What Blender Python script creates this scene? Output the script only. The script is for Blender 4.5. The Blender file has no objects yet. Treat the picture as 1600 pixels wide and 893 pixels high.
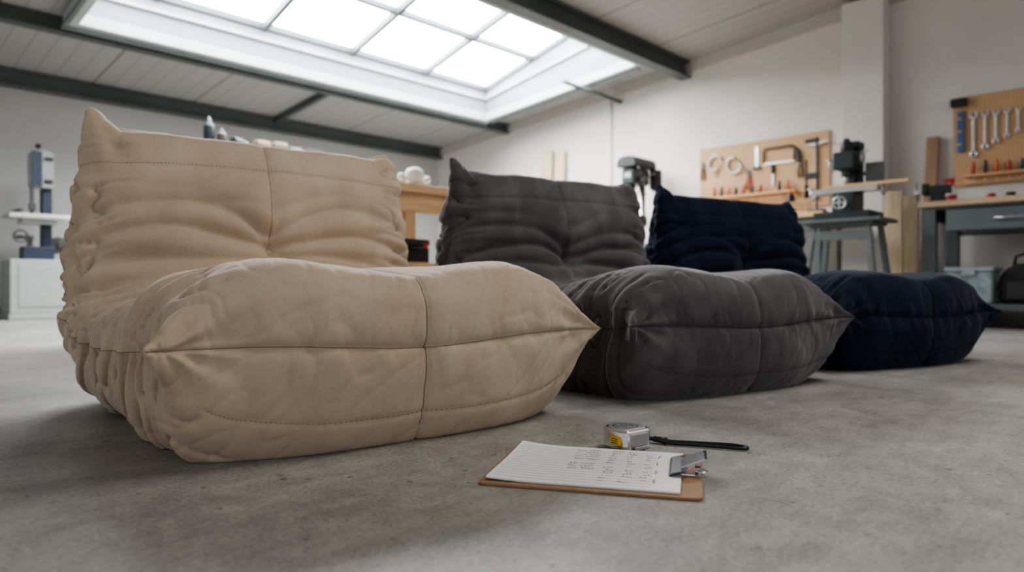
import bpy, bmesh, math, random
import numpy as np
from mathutils import Vector, Matrix, noise
random.seed(7)
D2R = math.pi/180
TL = math.atan2(.714, .70)          # room axis "a" (towards the gable wall)
TG = TL - math.pi/2
def L(a, b, z=0.0): return Vector((a*math.cos(TL)-b*math.sin(TL), a*math.sin(TL)+b*math.cos(TL), z))
def G(x, y, z=0.0): return L(y, -x, z)   # gable frame: x along the wall, y towards it
AW, BW = 6.4, 7.8                   # wall planes
def roof(b): return 2.28+.0853*(BW-b)

# ------------------------------------------------------------------ materials
MATS = {}
def mat(name, col, rough=.6, metal=0.0, var=.12, scale=6.0, bump=0.0, bscale=60.0, sheen=0.0, emit=None, alpha=None, trans=0.0, coat=0.0):
    if name in MATS: return MATS[name]
    m = bpy.data.materials.new(name); m.use_nodes = True
    nt = m.node_tree; N = nt.nodes; Lk = nt.links
    bs = N['Principled BSDF']
    tc = N.new('ShaderNodeTexCoord')
    nz = N.new('ShaderNodeTexNoise'); nz.inputs['Scale'].default_value = scale; nz.inputs['Detail'].default_value = 5
    Lk.new(tc.outputs['Object'], nz.inputs['Vector'])
    rp = N.new('ShaderNodeValToRGB')
    rp.color_ramp.elements[0].position = .3; rp.color_ramp.elements[1].position = .7
    lo = [max(0, c*(1-var)) for c in col]; hi = [min(1, c*(1+var)) for c in col]
    rp.color_ramp.elements[0].color = (*lo, 1); rp.color_ramp.elements[1].color = (*hi, 1)
    Lk.new(nz.outputs['Fac'], rp.inputs['Fac']); Lk.new(rp.outputs['Color'], bs.inputs['Base Color'])
    bs.inputs['Roughness'].default_value = rough; bs.inputs['Metallic'].default_value = metal
    if sheen: bs.inputs['Sheen Weight'].default_value = sheen; bs.inputs['Sheen Roughness'].default_value = .5
    if coat: bs.inputs['Coat Weight'].default_value = coat
    if trans: bs.inputs['Transmission Weight'].default_value = trans
    if bump:
        n2 = N.new('ShaderNodeTexNoise'); n2.inputs['Scale'].default_value = bscale; n2.inputs['Detail'].default_value = 4
        Lk.new(tc.outputs['Object'], n2.inputs['Vector'])
        bp = N.new('ShaderNodeBump'); bp.inputs['Strength'].default_value = bump; bp.inputs['Distance'].default_value = .002
        Lk.new(n2.outputs['Fac'], bp.inputs['Height']); Lk.new(bp.outputs['Normal'], bs.inputs['Normal'])
    if emit:
        bs.inputs['Emission Color'].default_value = (*emit[0], 1); bs.inputs['Emission Strength'].default_value = emit[1]
    MATS[name] = m; return m

def suede(name, col, dark, light, sheen=.25, lo=.32, hi=.72, sc=6, dist=.5, grain=.10):
    m = bpy.data.materials.new(name); m.use_nodes = True
    nt = m.node_tree; N = nt.nodes; Lk = nt.links; bs = N['Principled BSDF']
    tc = N.new('ShaderNodeTexCoord')
    n1 = N.new('ShaderNodeTexNoise'); n1.inputs['Scale'].default_value = sc; n1.inputs['Detail'].default_value = 6; n1.inputs['Roughness'].default_value = .6
    n1.inputs['Distortion'].default_value = dist
    mp = N.new('ShaderNodeMapping'); mp.inputs['Scale'].default_value = (1.5, 1, .8)
    Lk.new(tc.outputs['Object'], mp.inputs['Vector']); Lk.new(mp.outputs['Vector'], n1.inputs['Vector'])
    rp = N.new('ShaderNodeValToRGB'); e = rp.color_ramp.elements
    e[0].position = lo; e[0].color = (*dark, 1); e[1].position = hi; e[1].color = (*light, 1)
    k = e.new((lo+hi)/2); k.color = (*col, 1)
    Lk.new(n1.outputs['Fac'], rp.inputs['Fac'])
    n2 = N.new('ShaderNodeTexNoise'); n2.inputs['Scale'].default_value = 130; n2.inputs['Detail'].default_value = 3
    Lk.new(tc.outputs['Object'], n2.inputs['Vector'])
    mr = N.new('ShaderNodeMapRange'); mr.inputs['To Min'].default_value = 1-grain; mr.inputs['To Max'].default_value = 1+grain
    Lk.new(n2.outputs['Fac'], mr.inputs['Value'])
    mx = N.new('ShaderNodeMix'); mx.data_type = 'RGBA'; mx.blend_type = 'MULTIPLY'; mx.inputs['Factor'].default_value = 1
    Lk.new(rp.outputs['Color'], mx.inputs['A']); Lk.new(mr.outputs['Result'], mx.inputs['B'])
    Lk.new(mx.outputs['Result'], bs.inputs['Base Color'])
    bs.inputs['Roughness'].default_value = .92; bs.inputs['Specular IOR Level'].default_value = .15
    bs.inputs['Sheen Weight'].default_value = sheen; bs.inputs['Sheen Roughness'].default_value = .4
    n3 = N.new('ShaderNodeTexNoise'); n3.inputs['Scale'].default_value = 260; n3.inputs['Detail'].default_value = 2
    Lk.new(tc.outputs['Object'], n3.inputs['Vector'])
    bp = N.new('ShaderNodeBump'); bp.inputs['Strength'].default_value = .4; bp.inputs['Distance'].default_value = .001
    Lk.new(n3.outputs['Fac'], bp.inputs['Height']); Lk.new(bp.outputs['Normal'], bs.inputs['Normal'])
    return m

def wood(name, c1, c2, axis=0, scale=4.0, rough=.6):
    if name in MATS: return MATS[name]
    m = bpy.data.materials.new(name); m.use_nodes = True
    nt = m.node_tree; N = nt.nodes; Lk = nt.links; bs = N['Principled BSDF']
    tc = N.new('ShaderNodeTexCoord'); mp = N.new('ShaderNodeMapping')
    s = [scale*6]*3; s[axis] = scale*.5; mp.inputs['Scale'].default_value = s
    nz = N.new('ShaderNodeTexNoise'); nz.inputs['Scale'].default_value = 1.5; nz.inputs['Detail'].default_value = 6; nz.inputs['Distortion'].default_value = .6
    rp = N.new('ShaderNodeValToRGB'); rp.color_ramp.elements[0].position = .3; rp.color_ramp.elements[1].position = .7
    rp.color_ramp.elements[0].color = (*c1, 1); rp.color_ramp.elements[1].color = (*c2, 1)
    Lk.new(tc.outputs['Object'], mp.inputs['Vector']); Lk.new(mp.outputs['Vector'], nz.inputs['Vector'])
    Lk.new(nz.outputs['Fac'], rp.inputs['Fac']); Lk.new(rp.outputs['Color'], bs.inputs['Base Color'])
    bs.inputs['Roughness'].default_value = rough
    MATS[name] = m; return m

# ------------------------------------------------------------------ mesh kit
class Part:
    def __init__(s): s.v = []; s.f = []; s.sm = []; s.mi = []; s.cur = 0
    def add(s, vs, fs, sm=False):
        o = len(s.v); s.v += [tuple(v) for v in vs]
        for k, f in enumerate(fs):
            s.f.append([i+o for i in f]); s.sm.append(sm if isinstance(sm, bool) else sm[k]); s.mi.append(s.cur)
        return s
    def box(s, c, d, rot=None, taper=1.0):
        M = rot.to_matrix() if rot is not None else None
        vs = []
        for z in (-1, 1):
            t = taper if z > 0 else 1
            for x, y in ((-1, -1), (1, -1), (1, 1), (-1, 1)):
                p = Vector((x*d[0]/2*t, y*d[1]/2*t, z*d[2]/2))
                if M: p = M @ p
                vs.append(p+Vector(c))
        return s.add(vs, [(3, 2, 1, 0), (4, 5, 6, 7), (0, 1, 5, 4), (1, 2, 6, 5), (2, 3, 7, 6), (3, 0, 4, 7)])
    def cyl(s, p0, p1, r0, r1=None, n=20):
        p0 = Vector(p0); p1 = Vector(p1); r1 = r0 if r1 is None else r1
        q = (p1-p0).to_track_quat('Z', 'Y').to_matrix(); vs = []
        for p, r in ((p0, r0), (p1, r1)):
            for i in range(n):
                a = 2*math.pi*i/n; vs.append(p+q@Vector((r*math.cos(a), r*math.sin(a), 0)))
        fs = [(i, (i+1) % n, n+(i+1) % n, n+i) for i in range(n)]+[tuple(range(n-1, -1, -1)), tuple(range(n, 2*n))]
        return s.add(vs, fs, [True]*n+[False, False])
    def lathe(s, prof, c=(0, 0, 0), axis=(0, 0, 1), n=24):
        q = Vector(axis).to_track_quat('Z', 'Y').to_matrix(); vs = []; c = Vector(c)
        for r, z in prof:
            for i in range(n):
                a = 2*math.pi*i/n; vs.append(c+q@Vector((max(r, 1e-5)*math.cos(a), max(r, 1e-5)*math.sin(a), z)))
        fs = []
        for j in range(len(prof)-1):
            for i in range(n): fs.append((j*n+i, j*n+(i+1) % n, (j+1)*n+(i+1) % n, (j+1)*n+i))
        return s.add(vs, fs, True)
    def tube(s, pts, r, n=8, closed=False):
        pts = [Vector(p) for p in pts]; m = len(pts); vs = []; up = Vector((0, 0, 1)); last = None
        for i, p in enumerate(pts):
            if closed: t = pts[(i+1) % m]-pts[(i-1) % m]
            else: t = pts[min(i+1, m-1)]-pts[max(i-1, 0)]
            if t.length < 1e-9: t = Vector((1, 0, 0))
            t.normalize()
            if last is None:
                x = t.cross(up)
                if x.length < .05: x = t.cross(Vector((0, 1, 0)))
            else: x = last-t*last.dot(t)
            x.normalize(); last = x; y = t.cross(x)
            for k in range(n):
                a = 2*math.pi*k/n; vs.append(p+x*r*math.cos(a)+y*r*math.sin(a))
        fs = []
        for i in range(m if closed else m-1):
            j = (i+1) % m
            for k in range(n): fs.append((i*n+k, i*n+(k+1) % n, j*n+(k+1) % n, j*n+k))
        if not closed: fs += [tuple(range(n-1, -1, -1)), tuple(range((m-1)*n, m*n))]
        return s.add(vs, fs, True)
    def plate(s, poly, y0, y1, M=None):      # polygon in the x-z plane, thickness along y
        n = len(poly); vs = [Vector((x, y0, z)) for x, z in poly]+[Vector((x, y1, z)) for x, z in poly]
        if M: vs = [M@v for v in vs]
        fs = [tuple(range(n)), tuple(range(2*n-1, n-1, -1))]+[(i, i+n, (i+1) % n+n, (i+1) % n) for i in range(n)]
        return s.add(vs, fs)
    def slab(s, poly, z0, z1):               # polygon in the x-y plane
        n = len(poly); vs = [Vector((x, y, z0)) for x, y in poly]+[Vector((x, y, z1)) for x, y in poly]
        fs = [tuple(range(n-1, -1, -1)), tuple(range(n, 2*n))]+[(i, (i+1) % n, (i+1) % n+n, i+n) for i in range(n)]
        return s.add(vs, fs)
    def ribbon(s, pts, w, z):
        pts = [Vector((p[0], p[1], 0)) for p in pts]; vs = []
        for i, p in enumerate(pts):
            t = pts[min(i+1, len(pts)-1)]-pts[max(i-1, 0)]
            if t.length < 1e-9: t = Vector((1, 0, 0))
            t.normalize(); nn = Vector((-t.y, t.x, 0))*w/2
            for q in (p+nn, p-nn): vs.append((q.x, q.y, z(q.x, q.y) if callable(z) else z))
        return s.add(vs, [(2*i, 2*i+1, 2*i+3, 2*i+2) for i in range(len(pts)-1)])
    def sphere(s, c, r, sc=(1, 1, 1), n=20, m=12):
        vs = []; c = Vector(c)
        for j in range(m+1):
            ph = math.pi*j/m
            for i in range(n):
                a = 2*math.pi*i/n
                rr = max(math.sin(ph), 1e-4)
                vs.append(c+Vector((r*sc[0]*rr*math.cos(a), r*sc[1]*rr*math.sin(a), r*sc[2]*math.cos(ph))))
        fs = [((j+1)*n+i, (j+1)*n+(i+1) % n, j*n+(i+1) % n, j*n+i) for j in range(m) for i in range(n)]
        return s.add(vs, fs, True)
    def make(s, name, mats, parent=None, bevel=0.0, label=None, fix=True):
        me = bpy.data.meshes.new(name); me.from_pydata(s.v, [], s.f); me.update()
        if fix:
            bm = bmesh.new(); bm.from_mesh(me); bmesh.ops.recalc_face_normals(bm, faces=bm.faces); bm.to_mesh(me); bm.free()
        for i, p in enumerate(me.polygons): p.use_smooth = s.sm[i]; p.material_index = s.mi[i]
        for m in (mats if isinstance(mats, (list, tuple)) else [mats]): me.materials.append(m)
        ob = bpy.data.objects.new(name, me); bpy.context.collection.objects.link(ob)
        if parent is not None: ob.parent = parent
        if bevel:
            b = ob.modifiers.new('bevel', 'BEVEL'); b.width = bevel; b.segments = 2; b.limit_method = 'ANGLE'; b.angle_limit = 40*D2R
        if label: ob['label'] = label
        return ob

def tag(ob, label, cat, group=None, loc=None, rot=None):
    ob['label'] = label; ob['category'] = cat
    if group: ob['group'] = group
    if loc is not None: ob.location = loc
    if rot is not None:
        ob.rotation_euler = (0, 0, rot) if not isinstance(rot, tuple) else rot
    return ob
def thing(name, loc, rot, label, cat, group=None):
    e = bpy.data.objects.new(name, None); e.empty_display_size = .1; bpy.context.collection.objects.link(e)
    return tag(e, label, cat, group, loc, rot)
def dup(ob, loc=None, rot=None, scale=None, label=None, parent=None, swap=None):
    n = ob.copy(); bpy.context.collection.objects.link(n)
    if parent is not None: n.parent = parent
    if loc is not None: n.location = loc
    if rot is not None: n.rotation_euler = rot
    if scale is not None: n.scale = scale
    if label: n['label'] = label
    if swap and ob.data and ob.name.split('.')[0] == swap[0]:
        n.data = ob.data.copy(); n.data.materials[0] = swap[1]
    for c in list(ob.children): dup(c, parent=n, swap=swap)
    return n
def struct(ob):
    ob['kind'] = 'structure'; ob.rotation_euler = (0, 0, TL); return ob

# ------------------------------------------------------------------ common materials
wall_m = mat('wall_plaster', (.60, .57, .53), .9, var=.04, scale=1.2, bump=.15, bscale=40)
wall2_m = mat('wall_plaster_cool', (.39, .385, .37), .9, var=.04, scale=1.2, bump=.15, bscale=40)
steel_beam = mat('painted_beam', (.082, .094, .094), .55, var=.15, scale=3)
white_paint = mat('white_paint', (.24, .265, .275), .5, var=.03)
steel = mat('steel', (.55, .55, .55), .3, .9, var=.1, scale=20)
chrome = mat('chrome', (.78, .78, .79), .16, 1.0, var=.05)
dark_steel = mat('dark_steel', (.09, .09, .095), .4, .7, var=.2, scale=12)
black_pl = mat('black_plastic', (.012, .012, .013), .45, var=.2)
green_m = mat('machine_green', (.016, .027, .026), .45, var=.2, scale=10)
greygreen = mat('bench_grey', (.085, .103, .103), .5, var=.1, scale=6)
blue_m = mat('machine_blue', (.022, .036, .062), .45, var=.1)
white_m = mat('machine_white', (.6, .62, .60), .5, var=.05)
red_m = mat('red_plastic', (.40, .03, .02), .4, var=.1)
orange_m = mat('orange_plastic', (.5, .13, .03), .4, var=.1)
yellow_m = mat('yellow_plastic', (.75, .50, .02), .4, var=.08)
pine = wood('pine', (.50, .30, .15), (.68, .46, .26), 0)
pine_v = wood('pine_upright', (.42, .31, .20), (.58, .46, .32), 2)
brown_v = wood('brown_upright', (.20, .12, .07), (.32, .20, .12), 2)

def peg_mat():
    m = bpy.data.materials.new('pegboard'); m.use_nodes = True
    nt = m.node_tree; N = nt.nodes; Lk = nt.links; bs = N['Principled BSDF']
    tc = N.new('ShaderNodeTexCoord'); sx = N.new('ShaderNodeSeparateXYZ'); Lk.new(tc.outputs['Object'], sx.inputs[0])
    def fr(o):
        a = N.new('ShaderNodeMath'); a.operation = 'DIVIDE'; a.inputs[1].default_value = .0254; Lk.new(o, a.inputs[0])
        f = N.new('ShaderNodeMath'); f.operation = 'FRACT'; Lk.new(a.outputs[0], f.inputs[0])
        g = N.new('ShaderNodeMath'); g.operation = 'SUBTRACT'; g.inputs[1].default_value = .5; Lk.new(f.outputs[0], g.inputs[0])
        h = N.new('ShaderNodeMath'); h.operation = 'POWER'; h.inputs[1].default_value = 2
        ab = N.new('ShaderNodeMath'); ab.operation = 'ABSOLUTE'; Lk.new(g.outputs[0], ab.inputs[0]); Lk.new(ab.outputs[0], h.inputs[0]); return h.outputs[0]
    s = N.new('ShaderNodeMath'); s.operation = 'ADD'; Lk.new(fr(sx.outputs['X']), s.inputs[0]); Lk.new(fr(sx.outputs['Z']), s.inputs[1])
    lt = N.new('ShaderNodeMath'); lt.operation = 'LESS_THAN'; lt.inputs[1].default_value = .018; Lk.new(s.outputs[0], lt.inputs[0])
    mx = N.new('ShaderNodeMix'); mx.data_type = 'RGBA'; mx.inputs['A'].default_value = (.50, .32, .175, 1); mx.inputs['B'].default_value = (.08, .045, .025, 1)
    Lk.new(lt.outputs[0], mx.inputs['Factor']); Lk.new(mx.outputs['Result'], bs.inputs['Base Color']); bs.inputs['Roughness'].default_value = .7
    return m
peg_m = peg_mat()

# ------------------------------------------------------------------ setting
def concrete():
    m = bpy.data.materials.new('concrete_floor'); m.use_nodes = True
    nt = m.node_tree; N = nt.nodes; Lk = nt.links; bs = N['Principled BSDF']
    tc = N.new('ShaderNodeTexCoord')
    def nz(sc, det=6, rg=.6, dist=0, vec=None):
        n = N.new('ShaderNodeTexNoise'); n.inputs['Scale'].default_value = sc; n.inputs['Detail'].default_value = det
        n.inputs['Roughness'].default_value = rg; n.inputs['Distortion'].default_value = dist
        Lk.new(vec or tc.outputs['Object'], n.inputs['Vector']); return n.outputs['Fac']
    def ramp(src, stops):
        r = N.new('ShaderNodeValToRGB'); e = r.color_ramp.elements
        e[0].position = stops[0][0]; e[0].color = (*stops[0][1], 1); e[1].position = stops[-1][0]; e[1].color = (*stops[-1][1], 1)
        for p, c in stops[1:-1]: k = e.new(p); k.color = (*c, 1)
        Lk.new(src, r.inputs['Fac']); return r.outputs['Color']
    def mul(a, b, f=1.0):
        x = N.new('ShaderNodeMix'); x.data_type = 'RGBA'; x.blend_type = 'MULTIPLY'; x.inputs['Factor'].default_value = f
        Lk.new(a, x.inputs['A']); Lk.new(b, x.inputs['B']); return x.outputs['Result']
    c = ramp(nz(2.2, 12, .72, .5), [(.34, (.275, .268, .25)), (.5, (.345, .337, .316)), (.64, (.42, .41, .388))])
    c = mul(c, ramp(nz(14, 10, .8, .3), [(.38, (.80, .80, .798)), (.6, (1.06, 1.058, 1.05))]))
    mp = N.new('ShaderNodeMapping'); mp.inputs['Rotation'].default_value = (0, 0, .5); mp.inputs['Scale'].default_value = (1, 5, 1); Lk.new(tc.outputs['Object'], mp.inputs['Vector'])
    c = mul(c, ramp(nz(5, 8, .7, .2, mp.outputs['Vector']), [(.36, (.88, .88, .88)), (.62, (1.05, 1.05, 1.05))]))
    c = mul(c, ramp(nz(17, 3, .45, .3), [(.0, (.38, .36, .33)), (.255, (.45, .43, .40)), (.29, (1, 1, 1)), (1, (1, 1, 1))]), .85)
    c = mul(c, ramp(nz(55, 3, .5), [(.0, (.35, .33, .30)), (.29, (.45, .43, .40)), (.32, (1, 1, 1)), (1, (1, 1, 1))]), .9)
    c = mul(c, ramp(nz(150, 2, .5), [(.3, (.76, .76, .76)), (.7, (1.16, 1.16, 1.16))]))
    Lk.new(c, bs.inputs['Base Color'])
    rr = N.new('ShaderNodeMapRange'); rr.inputs['From Min'].default_value = .35; rr.inputs['From Max'].default_value = .65
    rr.inputs['To Min'].default_value = .34; rr.inputs['To Max'].default_value = .50
    Lk.new(nz(3, 8, .65), rr.inputs['Value']); Lk.new(rr.outputs['Result'], bs.inputs['Roughness'])
    bp = N.new('ShaderNodeBump'); bp.inputs['Strength'].default_value = .35; bp.inputs['Distance'].default_value = .003
    Lk.new(nz(45, 7, .75), bp.inputs['Height']); Lk.new(bp.outputs['Normal'], bs.inputs['Normal'])
    return m
def ceilmat():
    m = bpy.data.materials.new('ceiling_panels'); m.use_nodes = True
    nt = m.node_tree; N = nt.nodes; Lk = nt.links; bs = N['Principled BSDF']
    tc = N.new('ShaderNodeTexCoord'); sx = N.new('ShaderNodeSeparateXYZ'); Lk.new(tc.outputs['Object'], sx.inputs[0])
    def band(per, th):
        a = N.new('ShaderNodeMath'); a.operation = 'DIVIDE'; a.inputs[1].default_value = per; Lk.new(sx.outputs['X'], a.inputs[0])
        f = N.new('ShaderNodeMath'); f.operation = 'FRACT'; Lk.new(a.outputs[0], f.inputs[0])
        l = N.new('ShaderNodeMath'); l.operation = 'LESS_THAN'; l.inputs[1].default_value = th; Lk.new(f.outputs[0], l.inputs[0]); return l.outputs[0]
    b1 = band(.96, .018); b2 = band(.16, .08)
    mx = N.new('ShaderNodeMix'); mx.data_type = 'RGBA'; mx.inputs['A'].default_value = (.33, .325, .31, 1); mx.inputs['B'].default_value = (.26, .255, .24, 1)
    Lk.new(b2, mx.inputs['Factor'])
    my = N.new('ShaderNodeMix'); my.data_type = 'RGBA'; my.inputs['B'].default_value = (.12, .12, .115, 1)
    Lk.new(mx.outputs['Result'], my.inputs['A']); Lk.new(b1, my.inputs['Factor'])
    Lk.new(my.outputs['Result'], bs.inputs['Base Color']); bs.inputs['Roughness'].default_value = .6
    return m

P = Part(); P.add([(-4, -4, 0), (AW+.05, -4, 0), (AW+.05, BW+.05, 0), (-4, BW+.05, 0)], [(0, 1, 2, 3)])
struct(P.make('floor', concrete()))
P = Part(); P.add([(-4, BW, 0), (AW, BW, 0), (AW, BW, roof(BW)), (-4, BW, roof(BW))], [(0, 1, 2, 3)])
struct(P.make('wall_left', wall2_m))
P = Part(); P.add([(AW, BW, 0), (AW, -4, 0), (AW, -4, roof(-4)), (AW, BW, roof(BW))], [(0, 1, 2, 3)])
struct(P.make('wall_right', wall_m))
SA0, SA1, SB0, SB1 = 1.45, 5.8, 3.95, 6.14
P = Part()
def rq(a0, a1, b0, b1):
    P.add([(a0, b0, roof(b0)), (a1, b0, roof(b0)), (a1, b1, roof(b1)), (a0, b1, roof(b1))], [(3, 2, 1, 0)])
rq(-4, SA0, -4, BW); rq(SA1, AW, -4, BW); rq(SA0, SA1, -4, SB0); rq(SA0, SA1, SB1, BW)
struct(P.make('ceiling', ceilmat(), fix=False))
def gz(b): return 2.74+.25*(SB1-b)
P = Part()
for (a0, b0, a1, b1) in ((SA0, SB0, SA1, SB0), (SA1, SB0, SA1, SB1), (SA1, SB1, SA0, SB1), (SA0, SB1, SA0, SB0)):
    P.add([(a0, b0, roof(b0)), (a1, b1, roof(b1)), (a1, b1, gz(b1)+.1), (a0, b0, gz(b0)+.1)], [(0, 1, 2, 3)])
struct(P.make('trim_1', white_paint))
w, h = .09, .095
def sbox(a0, a1, b0, b1, dz0, dz1, top=roof):
    vs = []
    for dz in (dz0, dz1):
        for a, b in ((a0, b0), (a1, b0), (a1, b1), (a0, b1)): vs.append((a, b, top(b)+dz))
    P.add(vs, [(3, 2, 1, 0), (4, 5, 6, 7), (0, 1, 5, 4), (1, 2, 6, 5), (2, 3, 7, 6), (3, 0, 4, 7)])
P = Part()   # pale frame
sbox(SA0-w, SA1+w, SB0-w, SB0, -h, 0); sbox(SA0-w, SA1+w, SB1, SB1+w, -h, 0)
sbox(SA0-w, SA0, SB0, SB1, -h, 0); sbox(SA1, SA1+w, SB0, SB1, -h, 0)
struct(P.make('trim_2', mat('lip_pale', (.46, .49, .49), .5, var=.05), bevel=.004))
P = Part()   # grey steel angle under the frame
w2 = w+.012
sbox(SA0-w2, SA1+w2, SB0-w2, SB0-w+.02, -h-.025, -h); sbox(SA0-w2, SA1+w2, SB1+w-.02, SB1+w2, -h-.025, -h)
sbox(SA0-w2, SA0-w+.02, SB0, SB1, -h-.025, -h); sbox(SA1+w-.02, SA1+w2, SB0, SB1, -h-.025, -h)
struct(P.make('trim_12', mat('lip_grey', (.14, .165, .165), .5, var=.05)))
P = Part()   # inner step half way up the shaft
mid = lambda b: (roof(b)+gz(b))/2
sbox(SA0, SA1, SB1-.03, SB1-.001, -.012, .012, mid); sbox(SA1-.03, SA1-.001, SB0, SB1, -.012, .012, mid); sbox(SA0+.001, SA0+.03, SB0, SB1, -.012, .012, mid)
struct(P.make('trim_13', MATS['lip_pale']))
P = Part()
P.add([(SA0, SB0, gz(SB0)), (SA1, SB0, gz(SB0)), (SA1, SB1, gz(SB1)), (SA0, SB1, gz(SB1))], [(3, 2, 1, 0)])
P.cur = 1
for a in (2.0, 2.95, 3.9, 4.85): sbox(a-.024, a+.024, SB0, SB1, -.07, -.004, gz)
for b in (5.35, 4.55): sbox(SA0, SA1, b-.02, b+.02, -.06, -.006, gz)
sbox(SA0, SA1, SB1-.03, SB1, -.06, -.004, gz); sbox(SA1-.03, SA1, SB0, SB1, -.06, -.004, gz)
sky_m = mat('frosted_glazing', (.9, .95, 1), .5, var=.01, emit=((.96, .98, 1.0), 28))
struct(P.make('window_1', [sky_m, mat('glazing_bar', (.09, .105, .11), .5, var=.05)], fix=False))
def purlin(name, b, dep, fl, dz=0, a0=-4, a1=AW):
    P = Part(); zt = roof(b)-dz-fl*.06; zb = zt-dep; t = .014; f = fl/2
    pr = [(-f, zb), (f, zb), (f, zb+t), (t/2, zb+t), (t/2, zt-t), (f, zt-t), (f, zt), (-f, zt), (-f, zt-t), (-t/2, zt-t), (-t/2, zb+t), (-f, zb+t)]
    n = len(pr); vs = [(a0, b+x, z) for x, z in pr]+[(a1, b+x, z) for x, z in pr]
    P.add(vs, [tuple(range(n)), tuple(range(2*n-1, n-1, -1))]+[(i, i+n, (i+1) % n+n, (i+1) % n) for i in range(n)])
    struct(P.make(name, steel_beam))
purlin('trim_3', 6.34, .115, .10); purlin('trim_4', 3.72, .17, .12); purlin('trim_5', BW-.08, .15, .12)
for i, (a, b0, b1) in enumerate(((3.84, 6.40, 7.68), (0.2, 6.40, 7.68))):
    P = Part(); vs = []
    for dz in (-.07, -.005):
        for aa, b in ((a-.025, b0), (a+.025, b0), (a+.025, b1), (a-.025, b1)): vs.append((aa, b, roof(b)+dz))
    P.add(vs, [(3, 2, 1, 0), (4, 5, 6, 7), (0, 1, 5, 4), (1, 2, 6, 5), (2, 3, 7, 6), (3, 0, 4, 7)])
    struct(P.make('trim_%d' % (6+i), steel_beam))
P = Part(); P.cyl((5.4, 4.55, 2.39), (AW, 4.55, 2.37), .022); struct(P.make('trim_8', steel_beam))
P = Part(); P.cyl((AW-.012, 4.67, 0), (AW-.012, 4.67, roof(4.67)), .008); struct(P.make('trim_9', mat('conduit', (.42, .40, .38), .6)))
P = Part()
P.add([(AW-.03, -4, roof(-4)-.12), (AW-.03, BW, roof(BW)-.12), (AW-.03, BW, roof(BW)-.001), (AW-.03, -4, roof(-4)-.001),
       (AW, -4, roof(-4)-.12), (AW, BW, roof(BW)-.12), (AW, BW, roof(BW)-.001), (AW, -4, roof(-4)-.001)],
      [(0, 1, 2, 3), (4, 5, 1, 0), (7, 6, 5, 4)])
struct(P.make('trim_10', mat('band', (.44, .42, .39), .8, var=.03)))
P = Part(); P.box((AW-.09, 1.945, 1.36), (.18, .33, 2.72)); struct(P.make('trim_11', wall_m, bevel=.005))
P = Part(); P.box((1.2, BW-.01, .05), (10.4, .02, .1)); struct(P.make('baseboard_left', mat('base_grey', (.2, .2, .195), .6)))
P = Part(); P.box((AW-.01, 1.9, .05), (.02, 11.8, .1)); struct(P.make('baseboard_right', MATS['base_grey']))

# ------------------------------------------------------------------ lounge chairs
def herm(ts, vs, t):
    ts = np.array(ts, float); vs = np.array(vs, float)
    if vs.ndim == 1: vs = vs[:, None]
    m = np.zeros_like(vs)
    m[1:-1] = (vs[2:]-vs[:-2])/(ts[2:]-ts[:-2])[:, None]
    m[0] = (vs[1]-vs[0])/(ts[1]-ts[0]); m[-1] = (vs[-1]-vs[-2])/(ts[-1]-ts[-2])
    t = np.clip(t, ts[0], ts[-1]); i = np.clip(np.searchsorted(ts, t, side='right')-1, 0, len(ts)-2)
    h = (ts[i+1]-ts[i]); s = ((t-ts[i])/h)[:, None]; h = h[:, None]
    r = (2*s**3-3*s**2+1)*vs[i]+(s**3-2*s**2+s)*h*m[i]+(-2*s**3+3*s**2)*vs[i+1]+(s**3-s**2)*h*m[i+1]
    return r
def sst(x, a, b):
    t = np.clip((x-a)/(b-a), 0, 1); return t*t*(3-2*t)
CT = [(.000, .195, 0, 2.6), (.002, .240, .010, 2.7), (.014, .290, .025, 2.9), (.052, .326, .06, 3.1), (.130, .340, .13, 3.2), (.250, .336, .24, 3.1),
      (.380, .318, .34, 2.9), (.500, .302, .44, 2.7), (.610, .292, .54, 2.6), (.695, .298, .62, 2.6), (.745, .325, .67, 2.7), (.768, .375, .71, 2.8),
      (.783, .430, .76, 3.0), (.806, .500, .82, 3.0), (.838, .580, .88, 3.0), (.870, .650, .94, 2.8), (.905, .696, .98, 2.6), (.950, .712, 1.0, 2.5),
      (.998, .690, .98, 2.5), (1.035, .625, .94, 2.6), (1.060, .520, .87, 2.8), (1.068, .400, .80, 2.8), (1.066, .280, .74, 2.8), (1.050, .160, .68, 2.8),
      (1.010, .040, .60, 2.8), (.930, -.03, .52, 3), (.780, -.05, .44, 3.4), (.560, -.05, .32, 3.4), (.340, -.055, .20, 3.6), (.180, -.055, .11, 3.8),
      (.080, -.03, .06, 3.8), (.022, .040, .03, 3.4), (.005, .110, .012, 3.0), (.000, .155, .004, 2.7)]
SK = [(0, 0, .195), (.06, .05, .185), (.14, .14, .18), (.3, .32, .17), (.5, .6, .17), (.62, .78, .2), (.70, .87, .27), (.78, .91, .38), (.86, .925, .50), (.94, .94, .61), (1, .95, .70)]
WD = [(0, .437), (.03, .428), (.08, .430), (.18, .442), (.35, .46), (.6, .490), (.76, .49), (.88, .455), (.96, .425), (1, .420)]
NT, NX = 560, 261
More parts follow.
